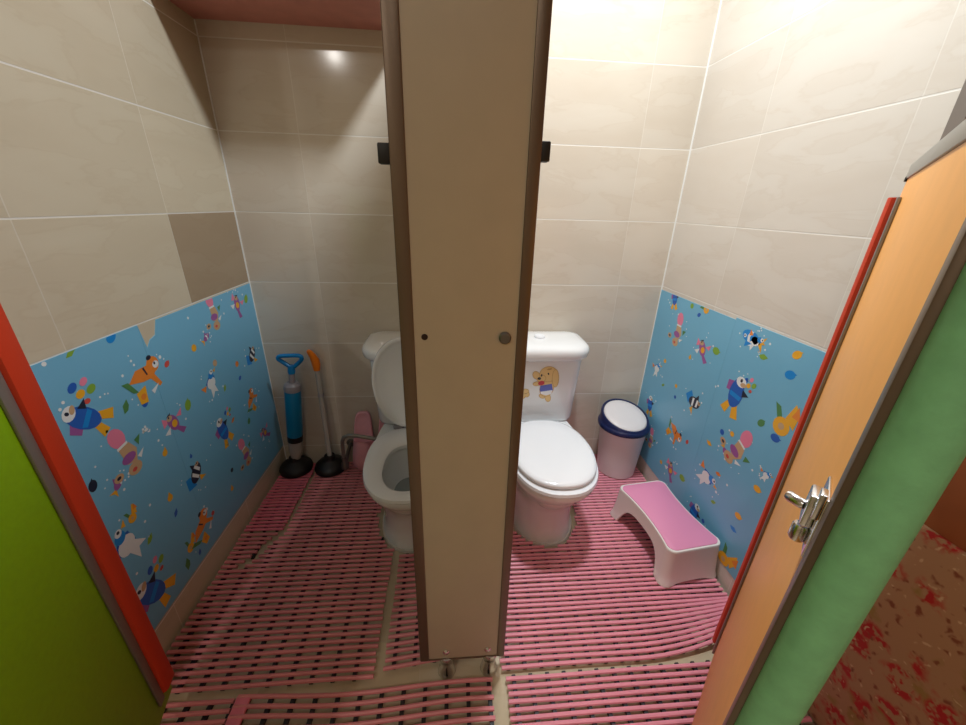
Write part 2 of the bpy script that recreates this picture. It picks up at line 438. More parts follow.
pts += [(.583, .039), (.583, .003)]
m.loft([[(a, b, zz - .095) for a, b in pts] for zz in (.085, 1.2)])
m.build('edge_guard', M['green_foam'], dr, local=True, label='thick green foam strip')
# slide latch
lt = bx(.530, .571, 0, .0025, .882, .940, .001).build('latch', M['chrome'], dr, local=True, label='chrome slide latch')
def lb(mb, name):
    o = mb.build(name, M['chrome'], dr, local=True); o.parent = lt; return o
Z = -.095
lb(MB().box(.537, .558, -.0105, -.0025, .901 + Z, .932 + Z, .002), 'latch_body')
lb(MB().lathe([(.0035, 0), (.0048, .002), (.0048, .012), (.004, .0145)], (.546, -.010, .914 + Z), (-.6, -1, -.1), 20), 'latch_knob')
lb(MB().lathe([(.005, 0), (.006, .002), (.006, .014), (.005, .016)], (.550, -.0075, .882 + Z), (0, 0, 1), 20), 'latch_bolt')
lb(MB().box(.560, .572, -.007, -.0025, .920 + Z, .944 + Z, .001), 'latch_keeper')

# floral sheet on the outer right wall
tag(MB().box(XR - .014, XR, -1.2, .585, .012, .612, .003).build('wall_sheet', M['floral']), 'tan floral sheet with red blossoms low on the wall beyond the orange door', 'wall sheet')

# ------------------------------------------------------------------ toilets
def egg(cx, yc, hw, lf, lr, n=48, pw=2.3, pr=2.6):
    out = []
    for k in range(n):
        a = 2 * pi * k / n; c_, s_ = cos(a), sin(a)
        e = 2 / (pr if s_ > 0 else pw)
        out.append((cx + hw * math.copysign(abs(c_) ** e, c_), yc + (lr if s_ > 0 else lf) * math.copysign(abs(s_) ** e, s_)))
    return out
def rz(o, z): return [(x, y, z) for x, y in o]
def rbox(cx, hw, y0, y1, rf, rb, n=6):
    """plan outline of a tank: front (y0) corners rounded by rf, rear by rb"""
    o = []
    lim = .46 * (y1 - y0); rf, rb = min(rf, lim), min(rb, lim)
    for (sx, yy, r, a0) in ((1, y1, rb, 0), (-1, y1, rb, 90), (-1, y0, rf, 180), (1, y0, rf, 270)):
        for k in range(n + 1):
            a = radians(a0 + 90 * k / n)
            o.append((cx + sx * (hw - r) + r * cos(a), (yy - r if yy == y1 else yy + r) + r * sin(a)))
    return o

def toilet(cx, label, lid_open):
    root = empty('toilet', (cx, 1.15, 0), label, 'toilet')
    m = MB()
    #        z    hw   yc    lf    lr
    rings = [(.0, .122, 1.19, .192, .23), (.012, .122, 1.19, .192, .23), (.020, .117, 1.19, .187, .227), (.08, .114, 1.19, .184, .227), (.15, .116, 1.19, .190, .232),
             (.20, .121, 1.175, .198, .26), (.245, .130, 1.14, .205, .33), (.285, .141, 1.11, .213, .38), (.310, .1465, 1.10, .218, .39), (.320, .144, 1.10, .216, .388)]
    R = [rz(egg(cx, yc, hw, lf, lr), z) for z, hw, yc, lf, lr in rings]
    # rim, then down into the bowl
    for z, hw, yc, lf, lr in [(.321, .138, 1.09, .19, .25), (.317, .098, 1.045, .135, .14), (.300, .091, 1.045, .127, .132), (.280, .094, 1.045, .13, .134), (.235, .086, 1.05, .118, .125), (.18, .064, 1.07, .085, .10), (.14, .042, 1.09, .05, .06)]:
        R.append(rz(egg(cx, yc, hw, lf, lr), z))
    m.loft(R); m.build('bowl', M['porcelain'], root, ang=50)
    MB().loft([rz(egg(cx, 1.07, .066, .088, .102), .186), rz(egg(cx, 1.07, .0665, .0885, .1025), .1865)]).build('water', M['water'], root)
    # cement bead round the foot
    MB().loft([rz(egg(cx, 1.19, .128, .200, .24), .001), rz(egg(cx, 1.19, .1255, .197, .237), .008), rz(egg(cx, 1.19, .1195, .189, .23), .011)]).build('cement_bead', M['cement'], root)
    # seat ring
    m = MB(); ra = []
    yo = 1.095; hole = 1.042
    ra.append(rz(egg(cx, hole, .083, .120, .122), .322))
    ra.append(rz(egg(cx, yo, .146, .212, .178), .322))
    ra.append(rz(egg(cx, yo, .151, .218, .181), .328))
    ra.append(rz(egg(cx, yo, .149, .216, .180), .338))
    ra.append(rz(egg(cx, yo, .139, .204, .173), .3425))
    ra.append(rz(egg(cx, hole, .092, .130, .130), .3425))
    ra.append(rz(egg(cx, hole, .083, .120, .122), .336))
    ra.append(ra[0])
    m.loft(ra, False, False); bmesh.ops.remove_doubles(m.bm, verts=m.bm.verts, dist=1e-6)
    m.build('seat', M['seat_plastic'], root, ang=50)
    # lid, an egg that narrows towards the hinge
    def legg(hw, lf, lr):
        return [(cx + (x - cx) * (1 - .16 * max(0, (y - yl) / .18) ** 1.3), y) for x, y in egg(cx, yl, hw, lf, lr, pr=2.8)]
    lid = MB(); yl = 1.095
    L = [(.0, .138, .196, .178), (.004, .143, .202, .183), (.012, .1435, .203, .184), (.017, .140, .199, .180), (.0205, .128, .185, .168), (.0225, .09, .13, .115), (.023, .02, .03, .03)]
    rr = []
    if not lid_open:
        for dz, hw, lf, lr in L: rr.append([(x, y, .344 + dz) for x, y in legg(hw, lf, lr)])
    else:
        # turned up about the hinge against the tank; the hollow underside faces the room
        L2 = [(.006, .02, .03, .03), (.006, .122, .176, .160), (.001, .130, .185, .167), (-.002, .136, .192, .174), (.0, .142, .200, .180)] + L[2:]
        hy, hz, tilt = 1.282, .350, radians(92)
        for dz, hw, lf, lr in L2:
            ring = []
            for x, y in legg(hw + .004, lf * .90, lr):
                d = hy - .010 - y
                ring.append((x, hy - d * cos(tilt) + dz - .018, hz + d * sin(tilt)))
            rr.append(ring)
    lid.loft(rr); lid.build('lid', M['seat_plastic'], root, ang=50)
    for sx in (-.062, .062):
        MB().lathe([(.0085, -.02), (.010, -.018), (.010, .018), (.0085, .02)], (cx + sx, 1.286, .336), (1, 0, 0), 16).build('hinge', M['grey_plastic'] if lid_open else M['seat_plastic'], root)
    # tank
    t = MB(); rr = []
    for z, hw, y0 in [(.315, .140, 1.338), (.325, .148, 1.325), (.34, .151, 1.320), (.60, .162, 1.308), (.612, .162, 1.308)]:
        rr.append(rz(rbox(cx, hw, y0, 1.512, .042, .015), z))
    t.loft(rr); t.build('tank', M['porcelain'], root, ang=50)
    t = MB(); rr = []
    for z, g in [(.606, -.006), (.612, .0), (.636, .003), (.648, -.002), (.656, -.013), (.661, -.034), (.6635, -.070), (.664, -.085)]:
        rr.append(rz(rbox(cx, .188 + g, 1.284 - g, 1.516 + min(0, g), .085 + min(0, g) * .4, max(.012, .05 + min(0, g) * .5)), z))
    t.loft(rr); t.build('tank_lid', M['porcelain'], root, ang=50)
    MB().lathe([(.022, 0), (.022, .006), (.019, .010), (.008, .011)], (cx, 1.40, .6635)).build('flush_button', M['seat_plastic'], root)
    return root
tl = toilet(CL, 'white toilet with raised lid left of the partition', True)
tr = toilet(CR, 'white toilet with closed lid and puppy sticker right of the partition', False)

# puppy sticker on the right tank
def ellp(mb, mi, cx, cz, a, b, rot=0., n=20, y=0., depth=0):
    mb.mi = mi; c_, s_ = cos(rot), sin(rot)
    mb.face([(cx + a * cos(t) * c_ - b * sin(t) * s_, y - depth * .00012, cz + a * cos(t) * s_ + b * sin(t) * c_) for t in [2 * pi * k / n for k in range(n)]])
def polyp(mb, mi, pts, y=0., depth=0):
    mb.mi = mi; mb.face([(x, y - depth * .00012, z) for x, z in pts])
tan, tan2, dk, rd, bl, wh = [pbr('sticker ' + n_, c_, .35) for n_, c_ in (('tan', (232, 196, 130)), ('dark tan', (196, 150, 84)), ('black', (40, 28, 24)), ('red', (206, 50, 56)), ('blue', (92, 104, 190)), ('white', (240, 240, 240)))]
st = MB(); yy = 0
def o_ell(mi, cx, cz, a, b, rot, d):       # shape with a thin darker outline
    ellp(st, 1, cx, cz, a + .0022, b + .0022, rot, d=None) if False else ellp(st, 1, cx, cz, a + .0020, b + .0020, rot, 24, 0, d)
    ellp(st, mi, cx, cz, a, b, rot, 24, 0, d + .5)
sx, sz = .366, .500
o_ell(0, sx + .013, sz - .062, .010, .017, .25, 1)      # legs
o_ell(0, sx - .012, sz - .054, .012, .007, -.6, 1)
o_ell(0, sx + .004, sz - .018, .027, .036, -.1, 2)      # body
polyp(st, 4, [(sx - .022, sz - .006), (sx + .022, sz + .002), (sx + .030, sz - .028), (sx + .018, sz - .040), (sx - .020, sz - .036), (sx - .024, sz - .022)], 0, 4)
polyp(st, 5, [(sx - .020, sz - .033), (sx + .028, sz - .026), (sx + .024, sz - .044), (sx + .004, sz - .050), (sx - .017, sz - .043)], 0, 5)
o_ell(0, sx - .036, sz + .003, .016, .008, .1, 6)       # paw
o_ell(0, sx + .004, sz + .044, .034, .032, 0, 7)        # head
o_ell(0, sx - .022, sz + .026, .017, .014, 0, 8)        # muzzle
o_ell(0, sx + .034, sz + .026, .012, .038, .1, 9)       # right ear
o_ell(0, sx - .043, sz + .040, .012, .017, .5, 9)       # left ear
ellp(st, 2, sx - .030, sz + .026, .007, .006, 0, 14, 0, 11)
ellp(st, 2, sx - .022, sz + .040, .003, .006, 0, 12, 0, 11)
ellp(st, 2, sx + .004, sz + .046, .003, .005, .4, 12, 0, 11)
ellp(st, 3, sx - .020, sz + .006, .013, .010, .2, 14, 0, 11)
ellp(st, 1, sx + .006, sz + .066, .010, .0035, .2, 14, 0, 11)
for (dx, dz, a) in ((-.074, -.044, .010), (-.088, -.050, .008)):   # second small puppy further left
    o_ell(0, sx + dx, sz + dz, a, .012, .3, 2)
    ellp(st, 2, sx + dx - .003, sz + dz + .004, .002, .003, 0, 10, 0, 4)
o_ell(0, sx - .081, sz - .030, .014, .009, 0, 5)
bmesh.ops.recalc_face_normals(st.bm, faces=st.bm.faces)
# the tank front leans a little, follow it
for v in st.bm.verts:
    v.co.y += 1.320 + (1.308 - 1.320) * (v.co.z - .34) / .26 - .0006
o = st.build('puppy_sticker', [tan, tan2, dk, rd, bl, wh], tr, smooth=False, label='tan puppy in blue shorts printed on the tank')

# ------------------------------------------------------------------ bin
bc = Vector((.757, 1.396, .02))
b = empty('waste_bin', bc, 'small white swing top bin with navy rim in the back right corner', 'bin')
MB().lathe([(.078, 0), (.083, .003), (.087, .06), (.1005, .242), (.102, .244), (.0985, .244), (.082, .01)], bc, cap1=True, n=48).build('bin_body', M['bin_white'], b)
def slant(dx, dy): return .287 + .27 * dy - .05 * dx
m = MB(); n = 48
def cring(r, zf, cxs=0., cys=0.): return [(bc.x + cxs + r * cos(2 * pi * k / n), bc.y + cys + r * sin(2 * pi * k / n), bc.z + zf(r * cos(2 * pi * k / n), r * sin(2 * pi * k / n))) for k in range(n)]
m.loft([cring(.1025, lambda x, y: .234), cring(.109, lambda x, y: .234), cring(.1105, lambda x, y: .240), cring(.1105, lambda x, y: .249), cring(.106, lambda x, y: .254), cring(.104, lambda x, y: .256),
        cring(.1035, lambda x, y: slant(x, y) - .010), cring(.1015, lambda x, y: slant(x, y) - .003), cring(.099, lambda x, y: slant(x, y)), cring(.0945, lambda x, y: slant(x, y) - .001), cring(.093, lambda x, y: slant(x, y) - .012)], False, False)
m.build('lid_rim', M['navy'], b, ang=50)
m = MB()
m.loft([cring(.0925, lambda x, y: slant(x, y) - .010), cring(.0915, lambda x, y: slant(x, y) - .003), cring(.087, lambda x, y: slant(x, y) + .001), cring(.06, lambda x, y: slant(x, y) + .0045), cring(.02, lambda x, y: slant(x, y) + .006)])
f_ = m.build('swing_flap', M['bin_white'], b, ang=60, label='white oval swing flap')

# ------------------------------------------------------------------ step stool
s = empty('step_stool', (.750, .978, .02), 'white step stool with pink top by the right blue wall', 'stool', rz=radians(7.5))
HL = .158; SH = .133
def plan(grow=0., n_end=10, flare=0.):
    """outline, u along the length (local y), v across (local x); long sides are waisted, corners rounded"""
    pts = []
    hw = lambda u: .082 + grow + .020 * (abs(u) / HL) ** 2
    r = .024
    ns = 22
    for k in range(ns + 1):                       # right side, front to back
        u = -(HL + grow - r) + 2 * (HL + grow - r) * k / ns; pts.append((hw(u), u))
    e = hw(HL - r)
    for k in range(1, n_end):
        a = radians(90 * k / n_end); pts.append((e - r + r * cos(a), HL + grow - r + r * sin(a)))
    for k in range(7): pts.append(((e - r) * (1 - 2 * k / 6), HL + grow))
    for k in range(1, n_end):
        a = radians(90 + 90 * k / n_end); pts.append((-e + r + r * cos(a), HL + grow - r + r * sin(a)))
    for k in range(ns + 1):
        u = (HL + grow - r) - 2 * (HL + grow - r) * k / ns; pts.append((-hw(u), u))
    for k in range(1, n_end):
        a = radians(180 + 90 * k / n_end); pts.append((-e + r + r * cos(a), -(HL + grow - r) + r * sin(a)))
    for k in range(7): pts.append((-(e - r) * (1 - 2 * k / 6), -HL - grow))
    for k in range(1, n_end):
        a = radians(270 + 90 * k / n_end); pts.append((e - r + r * cos(a), -(HL + grow - r) + r * sin(a)))
    return pts
base_pts = plan(0)
def low(x, u):                                    # arch cut out of the long sides, shallow arch at the ends
    if abs(u) < HL - .02:
        t = abs(u) / (.108)
        return 0. if t >= 1 else .086 * (1 - t ** 4.5) ** .6
    w = abs(x) / .062
    return 0. if w >= 1 else .010 * (1 - w ** 4)
m = MB(); rows = []
outer = []
lev = [1., .97, .9, .72, .5, .3, .12, .03, 0.]
for t in lev:
    ring = []
    for x, u in base_pts:
        zl = low(x, u); z = zl + (SH - zl) * t
        fl = 1 + .10 * (1 - z / SH) ** 1.4 + (.035 if (t < .04 and zl == 0) else 0)
        fu = 1 + .07 * (1 - z / SH) ** 1.4 + (.02 if (t < .04 and zl == 0) else 0)
        ring.append((x * fl, u * fu, z))
    outer.append(ring)
inner = []
for ring in reversed(outer):
    inner.append([(x * .955, y * .975, min(z, SH - .004)) for x, y, z in ring])
m.loft(outer + inner, False, False)
top = [m.bm.verts.new((x * .985, u * .99, SH + .003)) for x, u in base_pts]
tv = [v for v in m.bm.verts][:len(base_pts)]
for i in range(len(top)):
    j = (i + 1) % len(top); m.bm.faces.new((tv[i], tv[j], top[j], top[i]))
m.bm.faces.new(top)
m.build('stool_body', M['stool_white'], s, local=True, ang=45)
m = MB()
m.loft([[(x * .93, u * .955, SH + .0025) for x, u in base_pts], [(x * .93, u * .955, SH + .0045) for x, u in base_pts], [(x * .91, u * .945, SH + .0058) for x, u in base_pts]])
m.build('top_pad', M['stool_pink'], s, local=True, ang=45, label='pink non-slip pad')

# ------------------------------------------------------------------ plungers
def along(a, b_, t): return tuple(a[i] + (b_[i] - a[i]) * t for i in range(3))
cup = [(.060, 0), (.068, .004), (.0695, .014), (.066, .026), (.054, .038), (.036, .046), (.026, .054), (.022, .072)]
g = empty('pump_plunger', (-.696, 1.440, .02), 'blue pump plunger with loop handle and black cup in the back left corner', 'plunger')
A = (-.700, 1.450, .02); B = (-.644, 1.462, .556)
ax = Vector(B) - Vector(A); ln = ax.length
MB().lathe(cup, A, (0, 0, 1), 40).build('rubber_cup', M['black_rubber'], g)
def seg(t0, t1, prof_r, name, mat, label=None):
    a = along(A, B, t0); hl = (t1 - t0) * ln
    return MB().lathe([(r * 1.0, h * hl) for r, h in prof_r], a, ax, 32).build(name, mat, g, label=label)
seg(.12, .29, [(.020, 0), (.024, .2), (.028, .5), (.028, 1)], 'clear_collar', M['clear_plastic'])
seg(.285, .335, [(.0305, 0), (.0305, 1)], 'black_band', M['black_rubber'])
seg(.335, .735, [(.0305, 0), (.0315, .02), (.0315, .98), (.0305, 1)], 'pump_barrel', M['pump_blue'], 'turquoise barrel')
seg(.735, .80, [(.033, 0), (.034, .3), (.032, .7), (.022, 1)], 'barrel_cap', M['grey_plastic'])
seg(.80, .90, [(.012, 0), (.012, 1)], 'piston_rod', M['grey_plastic'])
hc = Vector(along(A, B, .985))
hp = []
for (x, z) in [(x_ * .86, z_ * .8) for x_, z_ in [(0, -.046), (-.018, -.030), (-.040, -.010), (-.053, .006), (-.052, .018), (-.040, .024), (0, .026), (.040, .026), (.052, .020), (.053, .008), (.040, -.010), (.018, -.030)]]:
    hp.append((hc.x + x, hc.y - .006 * (z > 0), hc.z + z))
def smooth_loop(pts, it=2):
    for _ in range(it):
        q_ = []
        for a_, b_ in zip(pts, pts[1:] + pts[:1]):
            q_ += [tuple(a_[i] * .75 + b_[i] * .25 for i in range(3)), tuple(a_[i] * .25 + b_[i] * .75 for i in range(3))]
        pts = q_
    return pts
m = MB().tube(smooth_loop(hp), .0085, 10, True)
m.lathe([(.013, 0), (.015, .01), (.012, .035)], along(A, B, .875), ax, 20)
m.build('handle', M['handle_blue'], g, label='blue loop handle')

g = empty('stick_plunger', (-.548, 1.448, .02), 'clear stick plunger with orange grip and black cup beside the pink slippers', 'plunger')
MB().lathe(cup, (-.549, 1.452, .02), (0, 0, 1), 40).build('rubber_cup', M['black_rubber'], g)
A = (-.548, 1.453, .085); B = (-.559, 1.488, .51)
MB().tube([along(A, B, t) for t in (0, .5, 1)], .0105, 16).build('clear_stick', M['clear_plastic'], g)
MB().lathe([(.0125, 0), (.0125, .012)], along(A, B, .68), Vector(B) - Vector(A), 16).build('stick_joint', M['grey_plastic'], g)
MB().tube([(-.559, 1.486, .490), (-.5595, 1.489, .515), (-.562, 1.489, .536), (-.568, 1.487, .555), (-.576, 1.483, .572), (-.581, 1.480, .580)], [.0125, .0165, .0165, .0135, .011, .007], 16).build('grip', M['orange_plastic'], g, label='bent orange grip')

# ------------------------------------------------------------------ pink slippers leaning on the back wall
def slipper(name, label, loc, lean, yaw, roll=0.):
    root = empty(name, loc, label, 'slipper', group='pink bathroom slippers')
    root.rotation_euler = (lean, roll, yaw)
    # local: z up along the sole from the toe, x across, -y the side the foot goes on
    L_ = .268
    def outline(grow=0., n=40):
        o = []
        for k in range(n):
            a = 2 * pi * k / n
            z = L_ / 2 + (L_ / 2 + grow) * sin(a)
            w = (.045 + .005 * cos((z / L_ - .15) * 5.5) + grow)
            o.append((w * math.copysign(abs(cos(a)) ** .5, cos(a)), z))
        return o
    MB().loft([[(x, y, z) for x, z in outline(gr)] for y, gr in ((.012, -.006), (.010, 0), (-.006, 0), (-.010, -.005), (-.007, -.010), (-.006, -.04))]).build('sole', M['slipper_pink'], root, local=True, ang=50)
    m = MB(); rows = []                            # closed upper over the toe half
    for i in range(9):
        z = .004 + .135 * i / 8
        w = .044 + .005 * cos((z / L_ - .15) * 5.5); hgt = .014 + .058 * (i / 8) ** .6
        if i == 0: w *= .55
        elif i == 1: w *= .85
        rows.append([(w * cos(pi * k / 14), -.006 - hgt * sin(pi * k / 14), z + .014 * sin(pi * k / 14) * (i / 8)) for k in range(15)])
    V = [[m.bm.verts.new(p_) for p_ in r_] for r_ in rows]
    for a_, b_ in zip(V, V[1:]):
        for k in range(14): m.bm.faces.new((a_[k], a_[k + 1], b_[k + 1], b_[k]))
    bmesh.ops.recalc_face_normals(m.bm, faces=m.bm.faces)
    bmesh.ops.solidify(m.bm, geom=m.bm.faces[:], thickness=.004)
    m.build('upper', M['slipper_pink'], root, local=True, ang=60)
    return root
slipper('slipper', 'pink slipper standing on its toe against the back wall, nearer the plungers', (-.398, 1.437, .024), radians(-13), radians(6), radians(2))
slipper('slipper', 'pink slipper tucked behind the left toilet, partly hidden by its bowl', (-.296, 1.437, .024), radians(-13), radians(5), radians(3))

# water hose
h = empty('water_hose', (-.46, 1.40, .0), 'grey water hose bending round the pink slippers to the left toilet', 'hose')
P_ = [(-.462, 1.352, .135), (-.460, 1.346, .175), (-.455, 1.338, .205), (-.445, 1.332, .228), (-.425, 1.328, .240), (-.39, 1.326, .238), (-.345, 1.326, .228), (-.31, 1.328, .216), (-.285, 1.335, .205)]
P_ = [(x + .008, y, z + (.034 if i > 0 else .01)) for i, (x, y, z) in enumerate(P_)]
MB().tube(P_, .0078, 12).build('hose_pipe', M['hose'], h)
m = MB().lathe([(.011, .0), (.015, .004), (.015, .030), (.011, .036), (.011, .062)], (-.454, 1.353, .092), (0, 0, 1), 20)
m.tube([(-.455, 1.365, .108), (-.466, 1.45, .108), (-.47, YB - .004, .108)], .008, 14)
m.lathe([(.020, 0), (.020, .004), (.012, .008)], (-.47, YB, .108), (0, -1, 0), 20)
m.build('valve', M['steel'], h)

# ------------------------------------------------------------------ printed blue vinyl sheets (generic sea motifs)
blue = pbr('sky blue vinyl', (120, 186, 218), .3, noise=.02, nscale=3)
PAL = {'k': (34, 40, 62), 'w': (236, 240, 240), 'b': (38, 98, 190), 'y': (244, 178, 40), 'o': (240, 140, 52), 'p': (240, 136, 166), 'm': (160, 92, 160), 'g': (134, 176, 60), 'd': (84, 140, 80), 'c': (18, 140, 220), 'r': (214, 84, 74), 'n': (206, 170, 130)}
KEYS = list(PAL)
PM = [pbr('print ' + k, PAL[k], .35) for k in KEYS]
def E_(c, x, y, a, b_, r=0.): return ('e', c, x, y, a, b_, r)
def P2(c, pts): return ('p', c, pts)
MOT = {  # unit size about 1
 'egg': lambda c: [E_(c, 0, 0, .5, .38, .5), P2(c, [(.42, .2), (.56, .36), (.3, .34)])],
 'leaf': lambda c: [P2(c, [(-.5, -.2), (-.1, .28), (.5, .3), (.25, -.15), (-.1, -.32)])],
 'dot': lambda c: [E_(c, 0, 0, .5, .5)],
 'drop': lambda c: [E_(c, 0, -.1, .34, .34), P2(c, [(-.28, .05), (.28, .05), (.05, .55)])],
 'fish': lambda c: [P2('y', [(-.25, 0), (-.62, .3), (-.52, 0), (-.62, -.3)]), E_(c, .08, 0, .42, .24), P2('w', [(.0, .23), (.1, .0), (.0, -.23), (.14, -.22), (.22, 0), (.14, .22)]), P2(c, [(-.1, .2), (.2, .44), (.22, .2)]), E_('w', .34, .06, .07, .07), E_('k', .35, .06, .035, .035)],
 'bigfish': lambda c: [P2('y', [(-.16, -.30), (-.34, -.60), (-.12, -.68), (-.02, -.36)]), P2('y', [(.02, -.34), (.10, -.70), (.34, -.62), (.18, -.28)]), P2('m', [(-.18, .26), (-.38, .20), (-.36, -.06), (-.16, -.04)]), E_('b', .0, .0, .24, .42), P2('c', [(-.2, -.02), (.2, -.02), (.18, -.14), (-.18, -.14)]), E_('w', .03, .34, .17, .14), E_('n', .12, .30, .10, .06, .3), E_('k', .02, .38, .04, .05), P2('k', [(.16, .2), (.40, .12), (.2, .0)])],
 'jelly': lambda c: [E_('p', -.05, .42, .2, .26, .3), P2('w', [(-.16, .2), (.14, .22), (.13, .15), (-.16, .13)]), P2('n', [(-.14, .14), (.16, .16), (.28, -.1), (.16, -.38), (-.1, -.3)]), E_('m', .0, -.18, .2, .12), E_('n', .03, -.5, .2, .16), E_('r', .0, -.52, .07, .05), P2('w', [(.2, -.3), (.44, -.22), (.28, -.4)]), P2('d', [(.3, .1), (.5, .14), (.36, -.08)]), E_('n', -.42, -.4, .13, .1), E_('k', -.42, -.4, .06, .04)],
 'duo': lambda c: [P2('p', [(-.1, .2), (-.36, .42), (-.4, .1)]), P2('m', [(.14, -.16), (.42, -.42), (.22, -.52), (.04, -.24)]), E_('m', .0, .06, .2, .32, .35), E_('y', .04, .0, .12, .13), P2('w', [(-.46, -.1), (-.16, .02), (-.26, -.22)]), E_('n', -.08, .26, .12, .09), E_('k', -.1, .3, .03, .04), P2('p', [(.18, .16), (.5, .3), (.4, .06)]), P2('k', [(-.2, .36), (.02, .42), (-.02, .34)])],
 'orange': lambda c: [P2('o', [(-.5, .1), (-.2, .3), (.2, .26), (.4, .05), (.2, -.1), (-.1, -.05)]), E_('o', .34, .2, .2, .2), E_('w', .42, .16, .1, .09), E_('k', .3, .4, .08, .06), E_('k', .4, .2, .03, .04), P2('o', [(.1, -.05), (.3, -.4), (.4, -.36), (.26, 0)]), P2('y', [(-.42, -.2), (-.1, -.14), (-.2, -.55), (-.42, -.5)]), E_('o', -.27, -.36, .08, .08), P2('d', [(-.68, .2), (-.5, .16), (-.34, -.2), (-.48, -.14)]), P2('w', [(.0, -.36), (.3, -.3), (.05, -.48)]), P2('k', [(.0, .26), (.05, .05), (.09, .05), (.05, .27)])],
 'white': lambda c: [P2('b', [(-.3, .2), (.1, .34), (.3, .1), (.1, -.2), (-.2, -.12)]), E_('w', -.02, .02, .26, .22), P2('w', [(-.2, -.1), (-.36, -.5), (-.1, -.36), (.05, -.52), (.08, -.14)]), P2('o', [(-.3, .16), (-.6, .3), (-.5, .0)]), E_('c', .16, .26, .16, .14), E_('w', .26, .34, .1, .09), E_('k', .28, .35, .04, .04), P2('y', [(.36, .3), (.56, .3), (.4, .18)])],
 'black': lambda c: [P2('c', [(-.56, -.1), (-.4, .3), (-.2, .2), (-.2, -.3)]), E_('k', .06, .04, .36, .24, .5), P2('w', [(-.14, .12), (-.04, .2), (.1, -.16), (.0, -.2)]), P2('w', [(.1, .26), (.2, .3), (.3, .0), (.2, -.06)]), P2('y', [(.1, -.16), (.3, -.46), (.0, -.36)]), E_('n', .3, .24, .09, .07), E_('k', .3, .26, .03, .03), P2('k', [(.0, .24), (.06, .5), (.2, .3)])],
 'cluster': lambda c: [E_('b', -.3, .26, .2, .15, .7), E_('p', .14, .3, .17, .13, .6), E_('y', -.12, -.06, .18, .15, .4), E_('g', .3, -.06, .2, .15, .5), E_('r', .0, -.4, .13, .1)],
 'weed': lambda c: [P2('d', [(-.3, .5), (-.1, .4), (.1, -.3), (-.1, -.3)]), E_('y', .0, -.2, .3, .3), E_('n', .0, -.2, .11, .11), P2('y', [(.1, .1), (.4, .6), (.56, .3), (.4, -.2)]), P2('o', [(.3, .2), (.5, .55), (.6, .1)])],
}
def sheet(label, x, nx, y0, y1, z0, z1, motifs, notch=None, group='printed blue sheets', thick=.0016):
    """a vinyl sheet on a side wall; nx is the direction its face looks along x"""
    mb = MB(); xf = x + nx * thick
    if notch:
        out = [(y0, z0), (y1, z0), (y1, z1)] + notch + [(y0, z1)]
        mb.loft([[(x, y, z) for y, z in out], [(xf, y, z) for y, z in out]])
    else:
        mb.box(min(x, xf), max(x, xf), y0, y1, z0, z1)
    lay = 0
    for (cy, cz, kind, col, size, rot) in motifs:
        hs = size * .5
        if not (y0 <= cy < y1 and z0 - .02 < cz < z1 + .02): continue
        c_, s_ = cos(rot), sin(rot); lay = 0
        for item in MOT[kind](col):
            lay += 1; xx = xf + nx * (.00025 + .00004 * lay); mb.mi = 1 + KEYS.index(item[1])
            if item[0] == 'e':
                _, _, ex, ey, a, b_, r = item
                pts = [(ex + a * cos(t) * cos(r) - b_ * sin(t) * sin(r), ey + a * cos(t) * sin(r) + b_ * sin(t) * cos(r)) for t in [2 * pi * k / 14 for k in range(14)]]
            else: pts = item[2]
            W = []
            for px, py in pts:
                yy = cy + (-nx) * -1 * 0 + size * (px * c_ - py * s_) * (1 if nx > 0 else -1) * 1
                zz = cz + size * (px * s_ + py * c_)
                W.append((xx, min(max(yy, .645), YB - .005), min(max(zz, z0 + .0005), z1 - .0005)))
            try:
                f = mb.face(W)
                if f.calc_area() < 1e-8: bmesh.ops.delete(mb.bm, geom=[f], context='FACES')
            except Exception: pass
    o = mb.build('wall_sheet', [blue] + PM, smooth=False)
    return tag(o, label, 'wall sheet', group)

